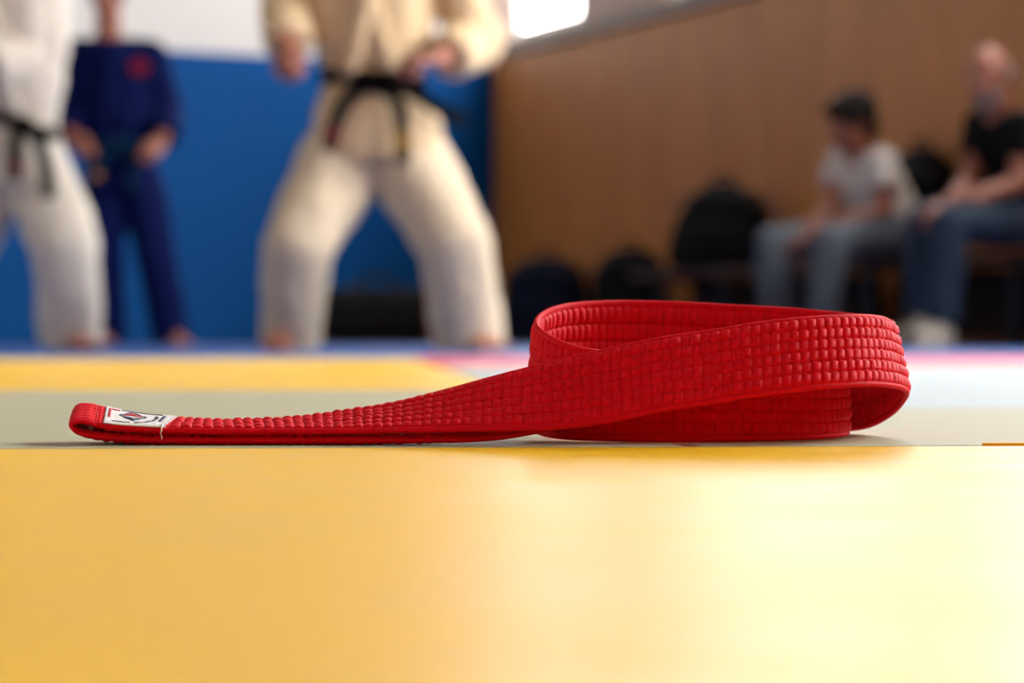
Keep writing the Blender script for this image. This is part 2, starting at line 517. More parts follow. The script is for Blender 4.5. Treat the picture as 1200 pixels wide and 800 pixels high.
vv = .5 - .5 * np.cos(np.linspace(0, np.pi, NV)) if False else np.linspace(0, 1, NV)
SS, VV = np.meshgrid(S, vv, indexing='ij')
cen = NE_[:, None, :] + Wv[:, None, :] * vv[None, :, None]
top = cen + Nn[:, None, :] * relief(SS, VV, 1)[:, :, None]
bot = cen - Nn[:, None, :] * relief(SS, VV, -1)[:, :, None]
# low undulation of the cloth along the run
loop = np.concatenate([top, bot[:, ::-1]], axis=1)        # closed cross sections
K = loop.shape[1]
verts = loop.reshape(-1, 3)
i0 = (np.arange(NS - 1)[:, None] * K + np.arange(K)[None, :]).ravel()
i1 = (np.arange(NS - 1)[:, None] * K + (np.arange(K)[None, :] + 1) % K).ravel()
quads = np.stack([i0, i0 + K, i1 + K, i1], 1)
half = NV
capA = [(j, j + 1, K - 2 - j, K - 1 - j) for j in range(half - 1)]
o_ = (NS - 1) * K
capB = [(o_ + j, o_ + K - 1 - j, o_ + K - 2 - j, o_ + j + 1) for j in range(half - 1)]
quads = np.vstack([quads, np.array(capA), np.array(capB)])

def fast_mesh(name, v, q, uv=None):
    me = bpy.data.meshes.new(name)
    me.vertices.add(len(v)); me.vertices.foreach_set('co', np.ascontiguousarray(v, dtype=np.float32).ravel())
    me.loops.add(q.size); me.loops.foreach_set('vertex_index', q.ravel().astype(np.int32))
    me.polygons.add(len(q))
    me.polygons.foreach_set('loop_start', np.arange(0, q.size, 4, dtype=np.int32))
    me.polygons.foreach_set('loop_total', np.full(len(q), 4, dtype=np.int32))
    me.polygons.foreach_set('use_smooth', np.ones(len(q), dtype=bool))
    if uv is not None:
        l = me.uv_layers.new(name='UVMap'); l.data.foreach_set('uv', uv[q.ravel()].astype(np.float32).ravel())
    me.update(calc_edges=True); me.validate()
    return me

uvs = np.stack([np.repeat(S, K), np.tile(np.concatenate([vv, vv[::-1]]) * .042, NS)], 1)
bc = Vector((.05, 1.03, 0))
belt = empty('martial_arts_belt', bc)
tag(belt, 'quilted red martial arts belt coiled on the mat with its tail stretched to the left', 'belt')
bmat = mat_belt()
link('strap', fast_mesh('strap', verts - np.array(bc), quads, uvs), bmat, belt)

def surf(s, v, off):
    """point on the outer face of the upper layer"""
    s = np.atleast_1d(np.asarray(s, float)); v = np.atleast_1d(np.asarray(v, float))
    out = []
    R = relief(s, v, 1)
    for k in range(len(s)):
        c = np.array([np.interp(s[k], S, NE_[:, j]) + np.interp(s[k], S, Wv[:, j]) * v[k] for j in range(3)])
        n = np.array([np.interp(s[k], S, Nn[:, j]) for j in range(3)]); n /= np.linalg.norm(n)
        out.append(c + n * (R[k] + off))
    return np.array(out) - np.array(bc)

def patch_mesh(name, s0, s1, v0, v1, off, th, m, parent, ns=40, nv=40):
    gs, gv = np.meshgrid(np.linspace(s0, s1, ns), np.linspace(v0, v1, nv), indexing='ij')
    a = surf(gs.ravel(), gv.ravel(), off + th).reshape(ns, nv, 3)
    b = surf(gs.ravel(), gv.ravel(), off).reshape(ns, nv, 3)
    q = []
    idx = lambda i, j, k: (i * nv + j) + k * ns * nv
    for i in range(ns - 1):
        for j in range(nv - 1):
            q.append((idx(i, j, 0), idx(i + 1, j, 0), idx(i + 1, j + 1, 0), idx(i, j + 1, 0)))
            q.append((idx(i, j, 1), idx(i, j + 1, 1), idx(i + 1, j + 1, 1), idx(i + 1, j, 1)))
    for i in range(ns - 1):
        for j in (0, nv - 1):
            q.append((idx(i, j, 0), idx(i, j, 1), idx(i + 1, j, 1), idx(i + 1, j, 0)))
    for j in range(nv - 1):
        for i in (0, ns - 1):
            q.append((idx(i, j, 0), idx(i, j + 1, 0), idx(i, j + 1, 1), idx(i, j, 1)))
    me = fast_mesh(name, np.concatenate([a.reshape(-1, 3), b.reshape(-1, 3)]), np.array(q))
    return link(name, me, m, parent)

m_lab = mat('white_label_cloth', srgb(240, 238, 236), .6, bump=.25, bscale=900)
m_navy = mat('navy_thread', srgb(22, 30, 66), .6)
m_rthr = mat('red_label_thread', srgb(205, 30, 44), .6)
LV0, LV1 = .03, .93
label = patch_mesh('label_patch', S_L0, S_L1, LV0, LV1, .00015, .00035, m_lab, belt)
label['label'] = 'white woven label with red and navy emblem'
LW = S_L1 - S_L0; LH = (LV1 - LV0)
def stroke(name, pts, wd, m, closed=False):
    """a line of thread on the label; pts in label units (0-1 along, 0-1 across), wd in metres"""
    W = .040
    p = np.array([(a * LW, b * LH * W) for a, b in pts])
    q = []
    for a, b in zip(p, p[1:]):
        n = max(2, int(np.linalg.norm(b - a) / .0008))
        for t in np.linspace(0, 1, n, endpoint=False): q.append(a + (b - a) * t)
    q.append(p[-1]); q = np.array(q)
    tg = np.gradient(q, axis=0); tg /= np.linalg.norm(tg, axis=1)[:, None] + 1e-9
    nr = np.stack([-tg[:, 1], tg[:, 0]], 1)
    return q + nr * wd / 2, q - nr * wd / 2
def thread(name, strokes, m):
    vs, fs, base = [], [], 0
    for a, b in strokes:
        n = len(a)
        for off in (.00052, .00072):
            pp = np.concatenate([a, b])
            vs.append(surf(S_L0 + pp[:, 0], LV0 + pp[:, 1] / .040, off))
        for i in range(n - 1):
            T = base + 2 * n
            fs += [(T + i, T + i + 1, T + n + i + 1, T + n + i), (base + i, base + n + i, base + n + i + 1, base + i + 1),
                   (base + i, base + i + 1, T + i + 1, T + i), (base + n + i, T + n + i, T + n + i + 1, base + n + i + 1)]
        base += 4 * n
    return link(name, fast_mesh(name, np.concatenate(vs), np.array(fs)), m, label)
def fillpoly(pts_a, pts_b):     # area between two boundaries, given in label units
    W = .040
    a = np.array([(x * LW, y * LH * W) for x, y in pts_a]); b = np.array([(x * LW, y * LH * W) for x, y in pts_b])
    t = np.linspace(0, 1, len(a)); tt = np.linspace(0, 1, 24)
    f = lambda p: np.stack([np.interp(tt, t, p[:, 0]), np.interp(tt, t, p[:, 1])], 1)
    return f(a), f(b)
arc = lambda cx, cy, rx, ry, a0, a1, n=18: [(cx + rx * math.cos(math.radians(a0 + (a1 - a0) * k / n)), cy + ry * math.sin(math.radians(a0 + (a1 - a0) * k / n))) for k in range(n + 1)]
thread('red_emblem', [stroke('', [(.07, .30), (.07, .86), (.22, .86)], .0012, m_rthr),
                      fillpoly([(.27, .56), (.40, .76), (.56, .62)], [(.27, .54), (.40, .60), (.56, .58)])], m_rthr)
thread('navy_emblem', [stroke('', [(.23, .55), (.41, .84), (.62, .58), (.43, .24), (.23, .55)], .0010, m_navy),
                       fillpoly([(.28, .52), (.43, .44), (.56, .54)], [(.28, .50), (.43, .30), (.56, .52)]),
                       stroke('', arc(.40, .56, .38, .46, -80, 20), .0014, m_navy),
                       stroke('', [(.86, .30), (.86, .84)], .0013, m_navy),
                       stroke('', [(.24, .90), (.82, .90)], .0007, m_navy),
                       stroke('', [(.12, .11), (.40, .11)], .0007, m_navy)], m_navy)

# loose white sewing thread at the label's lower right corner
cu = [Vector(surf([S_L1 - .0012], [v], .0006)[0]) + bc for v in (.12, .08, .05, .035)]
k_ = int((S_L1 - .001) / DS)
for j, (q, n_, t_) in enumerate(((.0004, .0010, 0), (.0008, .0002, .0001), (.0007, -.0009, -.0003), (.0005, -.0019, .0002), (.0011, -.0030, .0004))):
    cu.append(Vector(NE_[k_] - Wu[k_] * q + Nn[k_] * n_ + Tn[k_] * t_))
bm = bmesh.new(); chain(bm, [(p, .00022) for p in cu])
from_bm('loose_thread', bm, m_lab, belt, True)
# row of end stitches
bm = bmesh.new()
for k in range(15):
    v0 = .05 + k * .062
    a = surf([S_SEAM], [v0], .0003)[0]; b = surf([S_SEAM], [v0 + .04], .0003)[0]
    caps(bm, Vector(a) + bc, .00028, Vector(b) + bc, .00028, 8)
from_bm('end_stitching', bm, bmat, belt, True)
# short cotton fuzz standing off the two edges of the strap
bm = bmesh.new()
random.seed(11)
for k in range(1500):
    i = random.randrange(NS)
    e = random.choice((0, 1))
    p = Vector(FE[i] if e else NE_[i]) + Vector(Nn[i]) * random.uniform(-.001, .001)
    d = (Vector(Wu[i]) * (1 if e else -1) + Vector(Nn[i]) * random.uniform(-1, 1) + Vector(Tn[i]) * random.uniform(-1, 1)).normalized()
    if p.z + d.z * .001 < .0006: continue
    l = random.uniform(.0004, .0011); x, y = frame(d); r = .000035
    q = [bm.verts.new(p + x * r * math.cos(a) + y * r * math.sin(a)) for a in (0, 2.1, 4.2)]
    tip = bm.verts.new(p + d * l + x * random.uniform(-.0003, .0003))
    for j in range(3): bm.faces.new((q[j], q[(j + 1) % 3], tip))
tag(from_bm('fuzz', bm, bmat, belt), kind='stuff')

# ------------------------------------------------------------------ people
m_skin = mat('skin', srgb(156, 96, 74), .5, var=.05, vscale=9)
m_skin2 = mat('skin_tan', srgb(144, 84, 62), .5, var=.05, vscale=9)
m_gi = mat('white_gi_cotton', srgb(212, 203, 188), .85, bump=.3, bscale=160, spec=.15)
m_gic = mat('cream_gi_cotton', srgb(208, 182, 144), .85, bump=.3, bscale=160, spec=.15)
m_git = mat('ivory_gi_cotton', srgb(204, 186, 158), .85, bump=.3, bscale=160, spec=.15)
m_gib = mat('blue_gi_cotton', srgb(7, 17, 62), .9, bump=.3, bscale=160, spec=.08)
m_blk = mat('black_cotton', srgb(11, 11, 12), .9, spec=.08)
m_hair = mat('dark_hair', srgb(22, 14, 10), .7, bump=.3, bscale=90, spec=.12)
m_grey = mat('grey_hair', srgb(120, 112, 106), .7, bump=.5, bscale=90)
m_eyew = mat('eye_white', srgb(186, 170, 158), .35)
m_iris = mat('brown_iris', srgb(38, 24, 16), .3)
m_lip = mat('lips', srgb(150, 78, 70), .5)


def head_shapes(bm, c, f, u):
    """skull, jaw, nose, ears, brow; c = centre of the head, f = facing, u = up"""
    f = f.normalized(); r = f.cross(u).normalized(); u = r.cross(f).normalized()
    at = lambda x, y, z: c + r * x + f * y + u * z
    ell(bm, at(0, -.012, .03), (.076, .096, .092), r, f, u)
    ell(bm, at(0, .022, -.035), (.062, .072, .082), r, f, u)
    ell(bm, at(0, .058, -.092), (.032, .028, .026), r, f, u)
    caps(bm, at(0, .088, .012), .009, at(0, .108, -.026), .014)
    for s in (-1, 1):
        ell(bm, at(s * .012, .096, -.030), (.010, .010, .008), r, f, u)
        ell(bm, at(s * .078, -.008, -.012), (.010, .020, .032), r, f, u)
        caps(bm, at(s * .012, .084, .024), .010, at(s * .046, .072, .024), .010)
        ell(bm, at(s * .036, .066, -.028), (.022, .018, .018), r, f, u)
    ell(bm, at(0, .088, -.058), (.022, .009, .006), r, f, u)
    ell(bm, at(0, .087, -.068), (.020, .009, .007), r, f, u)
    return at, r, f, u


def hand_shapes(bm, wr, d, pn, curl=.9, sc=1.0, thumb=1):
    """palm, four fingers, thumb; d = wrist to knuckles, pn = palm side"""
    d = d.normalized(); pn = (pn - d * pn.dot(d)).normalized(); s = d.cross(pn) * thumb
    W = lambda a, b, c: wr + (d * a + s * b + pn * c) * sc
    for k in range(4):
        o = (.030, .010, -.010, -.029)[k]
        kn = W((.088, .092, .088, .080)[k], o, 0)
        caps(bm, W(.012, o * .6, 0), .014 * sc, kn, .0118 * sc, 10)
        p, dirr = kn, d.copy()
        ax = d.cross(pn).normalized()
        for j, L in enumerate(((.042, .026, .020), (.047, .030, .021), (.043, .028, .020), (.033, .020, .018))[k]):
            dirr = Quaternion(ax, curl * (.9, 1.05, .7)[j]) @ dirr
            q = p + dirr * L * sc
            caps(bm, p, (.0098 - .0008 * j) * sc, q, (.0092 - .001 * j) * sc, 10)
            p = q
    t0 = W(.022, .024, .006); t1 = W(.052, .046, .020); t2 = W(.074, .040, .038 if curl > .6 else .024); t3 = W(.088, .024, .046 if curl > .6 else .03)
    caps(bm, t0, .0145 * sc, t1, .0115 * sc, 10); caps(bm, t1, .0112 * sc, t2, .010 * sc, 10); caps(bm, t2, .010 * sc, t3, .0085 * sc, 10)


def foot_shapes(bm, an, toe, w=.04):
    """bare foot from ankle to toes standing on z = 0"""
    d = Vector((toe.x - an.x, toe.y - an.y, 0)).normalized(); s = Vector((-d.y, d.x, 0))
    b = Vector((an.x, an.y, 0))
    caps(bm, an, .036, b + d * -.02 + UP * .034, .034)
    caps(bm, b + d * -.03 + UP * .031, .031, b + d * .08 + UP * .030, .030)
    caps(bm, an + UP * .0, .034, b + d * .10 + UP * .034, .030)
    for o in (-.022, 0, .022):
        caps(bm, b + d * .04 + s * o + UP * .026, .026, b + d * .145 + s * o * 1.1 + UP * .020, .020)
    for k in range(5):
        o = -.036 + .018 * k
        L = (.150, .172, .186, .195, .196)[k]
        r = (.0085, .009, .0095, .0105, .0145)[k]
        caps(bm, b + d * .135 + s * o + UP * (r + .004), r, b + d * (L + .012) + s * o + UP * r, r * .9, 10)


def ribbon(bm, pts, nrm, w, th):
    """flat strap following pts; nrm = list of outward normals"""
    rings = []
    for i, p in enumerate(pts):
        t = (pts[min(i + 1, len(pts) - 1)] - pts[max(i - 1, 0)]).normalized()
        n = (nrm[i] - t * nrm[i].dot(t)).normalized(); b = t.cross(n)
        rings.append([p + b * w / 2 + n * th / 2, p + b * w / 2 - n * th / 2, p - b * w / 2 - n * th / 2, p - b * w / 2 + n * th / 2])
    loft(bm, rings)


def bez(*pts, n=12):
    out = []
    for i in range(n + 1):
        q = [Vector(p) for p in pts]; t = i / n
        while len(q) > 1: q = [a.lerp(b, t) for a, b in zip(q, q[1:])]
        out.append(q[0])
    return out


def gi_person(J, label, gi, gj, skin, hairm, belt_m, tails, group=None, patch=None, beltw=.045):
    """a standing martial artist; J = joints in world space"""
    b0 = (J['ankA'] + J['ankB']) / 2; b0.z = 0
    root = empty('person', b0); tag(root, label, 'person', group)
    f = J['face'].normalized(); r = f.cross(UP).normalized()
    # --- body, one skin
    bm = bmesh.new()
    hd = J['head']; at, hr, hf, hu = head_shapes(bm, hd, J['look'], UP)
    caps(bm, hd - UP * .06 - hf * .02, .056, J['neck'], .062)
    chest = J['chest']; pel = J['pelvis']; waist = J['waist']
    ax = (J['shB'] - J['shA']); hw = ax.length / 2; axn = ax.normalized()
    fb = axn.cross(UP).normalized(); fb = fb if fb.dot(f) > 0 else -fb
    loft(bm, [ering(pel - UP * .06, .13, .10, axn, fb), ering(pel + UP * .04, .155, .105, axn, fb), ering(waist, .13, .095, axn, fb), ering(chest, .16, .11, axn, fb),
              ering(J['neck'] - UP * .10, hw * .9, .10, axn, fb), ering(J['neck'] - UP * .02, .07, .06, axn, fb)])
    for q in 'AB':
        chain(bm, [(J['neck'] - UP * .06, .055), (J['sh' + q], .058), (J['el' + q], .042), (J['wr' + q], .028)])
        hand_shapes(bm, J['wr' + q], J['hd' + q], J['pn' + q], J.get('curl', 1.25), 1.05, J['th' + q])
        chain(bm, [(pel + (J['hip' + q] - pel) * .8, .10), (J['hip' + q], .092), (J['kn' + q], .058), (J['kn' + q].lerp(J['ank' + q], .35), .055), (J['ank' + q], .036)])
        foot_shapes(bm, J['ank' + q], J['toe' + q])
    fuse('body', bm, skin, root, .0055, 3)
    # --- face details and hair
    for s in (-1, 1):
        bm = bmesh.new(); ell(bm, at(s * .031, .0735, .004), (.0115, .011, .0062), hr, hf, hu); e = sub(from_bm('eye', bm, m_eyew, root, True), root)
        bm = bmesh.new(); ell(bm, at(s * .031, .0815, .004), (.0058, .0045, .0058), hr, hf, hu); from_bm('iris', bm, m_iris, e, True)
    bm = bmesh.new()
    ell(bm, at(0, -.026, .046), (.084, .100, .088), hr, hf, hu); ell(bm, at(0, -.062, -.01), (.070, .05, .07), hr, hf, hu)
    fuse('hair', bm, hairm, root, .009, 3, .004, 40)
    # --- trousers
    bm = bmesh.new()
    loft(bm, [ering(pel - UP * .13, .12, .10, axn, fb), ering(pel - UP * .05, .175, .135, axn, fb), ering(waist - UP * .02, .155, .12, axn, fb)])
    for q in 'AB':
        tr = J['tr' + q]
        kn, an = J['kn' + q], J['hem' + q]
        m1 = J['hip' + q].lerp(kn, .5); m2 = kn.lerp(an, .5)
        chain(bm, [(J['hip' + q].lerp(pel, .45), tr[0]), (J['hip' + q], tr[0]), (m1, (tr[0] + tr[1]) / 2), (kn, tr[1]), (m2, (tr[1] + tr[2]) / 2)])
        dd = (an - m2).normalized(); x, y = frame(dd)
        loft(bm, [ering(m2 - dd * .02, (tr[1] + tr[2]) / 2, (tr[1] + tr[2]) / 2, x, y), ering(an - dd * .06, tr[2], tr[2], x, y), ering(an + dd * .015, tr[2] * 1.02, tr[2] * 1.02, x, y)])
    fuse('trousers', bm, gi, root, .011, 5, .017, 9)
    # --- jacket with skirt and sleeves
    bm = bmesh.new()
    rg = lambda c, rx, ry, p=2.3: ering(c, rx, ry, axn, fb, 32, p)
    sk = J['skirt']
    loft(bm, [rg(sk, *J['skr']), rg(sk.lerp(waist, .55), J['skr'][0] * .94, J['skr'][1] * .96), rg(waist, J['wr_'][0], J['wr_'][1]), rg(waist.lerp(chest, .35), J['wr_'][0] + .035, J['wr_'][1] + .02),
              rg(chest, .195, .145), rg(J['neck'] - UP * .12, hw + .0, .13), rg(J['neck'] - UP * .045, .115, .09)])
    for q in 'AB':
        sh, el, wr = J['sh' + q], J['el' + q], J['cuff' + q]
        chain(bm, [(J['neck'] - UP * .10, .085), (sh, .088), (sh.lerp(el, .6), .088), (el, .086)])
        dd = (wr - el).normalized(); x, y = frame(dd)
        loft(bm, [ering(el - dd * .04, .078, .078, x, y), ering(el.lerp(wr, .5), .080, .080, x, y), ering(wr, .076, .076, x, y)])
    fuse('jacket', bm, gj, root, .011, 5, .015, 10)
    # --- lapel bands crossing over the chest
    prof = [(waist, J['wr_'][0], J['wr_'][1]), (waist.lerp(chest, .35), J['wr_'][0] + .035, J['wr_'][1] + .02), (chest, .195, .145), (J['neck'] - UP * .12, hw, .13), (J['neck'] - UP * .045, .115, .09)]
    def front(k, x):      # a point on the front of the jacket, k = 0 waist .. 4 neck, x metres to the side
        i = min(3, int(k)); f_ = k - i
        c = prof[i][0].lerp(prof[i + 1][0], f_); rx = prof[i][1] * (1 - f_) + prof[i + 1][1] * f_; ry = prof[i][2] * (1 - f_) + prof[i + 1][2] * f_
        return c + axn * x + fb * (ry * max(0, 1 - abs(x / rx) ** 2.3) ** (1 / 2.3) + .008 + (.006 if s > 0 else 0))
    for s in (-1, 1):
        bm = bmesh.new()
        pts = [front(k, s * (-.075 + .155 * (k / 3.9) ** 1.1)) for k in np.linspace(0.05, 3.9, 18)]
        ribbon(bm, pts, [fb] * len(pts), .055, .014)
        from_bm('lapel', bm, gj, root, True)
    # --- belt: band, knot, two hanging ends
    bt = None
    bm = bmesh.new()
    rx, ry = J['wr_'][0] + .008, J['wr_'][1] + .010
    tilt = J.get('tilt', 0)
    for dz in ((0, .0),):
        inn, out = [], []
        N = 48
        rin = ering(waist, rx, ry, axn, fb, N, 2.3)
        rings = []
        for i in range(N):
            p = rin[i]; o = (p - waist).normalized(); p = p + UP * tilt * (p - waist).dot(axn)
            rings.append([p + UP * beltw / 2, p + UP * beltw / 2 + o * .012, p - UP * beltw / 2 + o * .012, p - UP * beltw / 2])
        R = [[bm.verts.new(p) for p in q] for q in rings]
        for i in range(N):
            a, b = R[i], R[(i + 1) % N]
            for j in range(4): bm.faces.new((a[j], a[(j + 1) % 4], b[(j + 1) % 4], b[j]))
    bt = from_bm('belt', bm, belt_m, root); sub(bt, root)
    kc = J['knot']
    bm = bmesh.new()
    ell(bm, kc, (.042, .026, .032), axn, fb, UP); caps(bm, kc - axn * .04 + UP * .012, .02, kc + axn * .04 - UP * .012, .02)
    fuse('knot', bm, belt_m, bt, .006, 3)
    for pts, m, tipm in tails:
        pts = bez(*pts, n=12)
        bm = bmesh.new(); ribbon(bm, pts, [fb] * 13, beltw, .008); tl = from_bm('belt_end', bm, m, bt)
        if tipm:
            ORIG[tl.name] = ORIG[bt.name]
            bm = bmesh.new(); ribbon(bm, pts[-4:-1], [fb] * 3, beltw + .004, .013)
            # thing > part > sub-part is the limit: the coloured stripe sits beside the strap end
            from_bm('belt_stripe', bm, tipm, bt)
    if patch:
        bm = bmesh.new(); pc, pr = patch
        x, y = axn, UP
        loft(bm, [ering(pc - fb * .03, pr, pr, x, y, 24), ering(pc + fb * .012, pr, pr, x, y, 24)])
        from_bm('chest_patch', bm, mat('red_patch', srgb(118, 26, 44), .8, spec=.1), root)
    return root


m_redtip = mat('red_stripe', srgb(92, 16, 24), .8, spec=.1)
m_gold = mat('gold_stripe', srgb(128, 96, 34), .7, spec=.1)
DN = Vector((0, 0, -1)); FW = Vector((0, -1, 0))
random.seed(3)
D = 7.66
J = dict(head=P(437, -152, D - .02), neck=P(437, -100, D), chest=P(437, -5, D), waist=P(437, 95, D), pelvis=P(438, 150, D + .02),
         face=Vector((.0, -1, 0)), look=Vector((.1, -1, -.05)),
         shA=P(364, -72, D), elA=P(335, 8, D + .02), wrA=P(335, 58, D - .2), cuffA=P(336, 52, D - .15), hdA=Vector((0, -.75, -.5)), pnA=Vector((.5, .3, -.8)), thA=1,
         shB=P(512, -72, D), elB=P(560, 50, D + .03), wrB=P(512, 70, D - .2), cuffB=P(524, 66, D - .14), hdB=Vector((-.8, -.5, 0)), pnB=Vector((0, .3, -1)), thB=-1,
         hipA=P(402, 190, D + .01), knA=P(351, 285, D - .15), ankA=P(338, 392, D), hemA=P(340, 397, D), toeA=P(310, 410, D - .25),
         hipB=P(478, 190, D + .01), knB=P(535, 285, D - .12), ankB=P(552, 392, D), hemB=P(549, 397, D), toeB=P(590, 410, D - .25),
         trA=(.142, .114, .094), trB=(.142, .114, .115), skirt=P(446, 192, D), skr=(.215, .155), wr_=(.150, .115), knot=P(432, 97, D - .145), tilt=-.06)
gi_person(J, 'person in a white suit and black belt in a wide stance, fists before the hips', m_git, m_gic, m_skin, m_hair, m_blk,
          [((P(428, 100, D - .15), P(405, 110, D - .17), P(392, 135, D - .18), P(385, 178, D - .18)), m_blk, m_redtip),
           ((P(440, 102, D - .15), P(470, 105, D - .17), P(472, 135, D - .19), P(471, 192, D - .19)), m_blk, m_gold),
           ((P(470, 98, D - .13), P(500, 118, D - .16), P(520, 134, D - .13), P(545, 140, D - .06)), m_blk, None)])

D = 8.0
J = dict(head=P(15, -154, D - .02), neck=P(12, -100, D), chest=P(10, 0, D), waist=P(15, 138, D), pelvis=P(18, 180, D + .02),
         face=Vector((.45, -1, 0)), look=Vector((.6, -1, -.05)),
         shA=P(-48, -68, D + .05), elA=P(-95, 20, D - .02), wrA=P(-70, 60, D - .24), cuffA=P(-76, 54, D - .18), hdA=Vector((.5, -.7, .1)), pnA=Vector((.3, .3, -.8)), thA=1,
         shB=P(48, -64, D - .05), elB=P(52, 62, D - .03), wrB=P(-28, 78, D - .22), cuffB=P(-14, 76, D - .18), hdB=Vector((-.8, -.5, 0)), pnB=Vector((0, .3, -1)), thB=-1,
         hipA=P(-12, 215, D + .03), knA=P(-52, 300, D - .08), ankA=P(-118, 392, D + .05), hemA=P(-114, 396, D + .05), toeA=P(-160, 410, D - .15),
         hipB=P(48, 215, D - .02), knB=P(77, 286, D - .12), ankB=P(84, 393, D - .02), hemB=P(84, 397, D - .02), toeB=P(110, 410, D - .28),
         trA=(.115, .112, .10), trB=(.12, .112, .102), skirt=P(20, 222, D), skr=(.185, .15), wr_=(.150, .118), knot=P(28, 146, D - .15), tilt=-.3)
gi_person(J, 'person at the left edge in a white suit and black belt, stepping wide', m_gi, m_gi, m_skin, m_hair, m_blk,
          [((P(32, 150, D - .15), P(45, 158, D - .18), P(54, 180, D - .19), P(58, 232, D - .19)), m_blk, None),
           ((P(26, 150, D - .15), P(16, 158, D - .18), P(15, 175, D - .19), P(17, 212, D - .19)), m_blk, m_redtip)])

D = 11.8
J = dict(head=P(125, -8, D - .05), neck=P(127, 38, D), chest=P(133, 95, D), waist=P(139, 168, D), pelvis=P(144, 196, D + .02),
         face=Vector((-.1, -1, 0)), look=Vector((-.2, -1, -.15)),
         shA=P(86, 66, D), elA=P(72, 132, D + .03), wrA=P(84, 160, D - .2), cuffA=P(82, 154, D - .14), hdA=Vector((.5, -.6, -.5)), pnA=Vector((.5, .5, -.4)), thA=1,
         shB=P(178, 66, D), elB=P(194, 134, D + .03), wrB=P(190, 166, D - .2), cuffB=P(193, 160, D - .14), hdB=Vector((-.4, -.6, -.5)), pnB=Vector((-.5, .5, -.4)), thB=-1, curl=.8,
         hipA=P(125, 212, D), knA=P(122, 308, D - .05), ankA=P(128, 390, D), hemA=P(128, 396, D), toeA=P(112, 405, D - .25),
         hipB=P(165, 212, D), knB=P(184, 308, D - .05), ankB=P(202, 390, D), hemB=P(200, 396, D), toeB=P(222, 405, D - .25),
         trA=(.11, .098, .092), trB=(.11, .098, .092), skirt=P(144, 226, D), skr=(.185, .14), wr_=(.165, .12), knot=P(140, 170, D - .15))
m_teal = mat('teal_belt_cotton', srgb(6, 36, 62), .9, spec=.1)
m_tan = mat('tan_stripe', srgb(150, 100, 60), .7)
gi_person(J, 'person in a dark blue training suit with a red chest patch', m_gib, m_gib, m_skin2, m_hair, m_teal,
          [((P(136, 172, D - .15), P(120, 180, D - .18), P(114, 195, D - .19), P(112, 214, D - .19)), m_teal, m_tan),
           ((P(144, 172, D - .15), P(152, 182, D - .18), P(156, 200, D - .19), P(157, 226, D - .19)), m_teal, None)], patch=(P(163, 78, D - .135), .042))


def shoe(name, root, an, d, m_up, m_sole):
    d = Vector((d.x, d.y, 0)).normalized(); s = Vector((-d.y, d.x, 0)); b = Vector((an.x, an.y, 0))
    bm = bmesh.new()
    caps(bm, b - d * .035 + UP * .055, .045, b + d * .06 + UP * .055, .044); caps(bm, b + d * .05 + UP * .05, .042, b + d * .155 + UP * .042, .032)
    caps(bm, b - d * .03 + UP * .06, .042, an + UP * .01, .046)
    up = fuse(name, bm, m_up, root, .008, 3); sub(up, root)
    bm = bmesh.new()
    rr = []
    for z in (.001, .026):
        rr.append([b + d * (.06 + .135 * math.cos(t)) + s * (.046 - .004 * math.cos(t)) * math.sin(t) + UP * z for t in [2 * math.pi * i / 28 for i in range(28)]])
    loft(bm, rr); from_bm('sole', bm, m_sole, up)
    bm = bmesh.new()
    for k in range(4):
        c = b + d * (.05 + .022 * k) + UP * (.098 - .006 * k)
        caps(bm, c - s * .022, .004, c + s * .022, .004, 8)
    from_bm('lace', bm, m_sole, up)


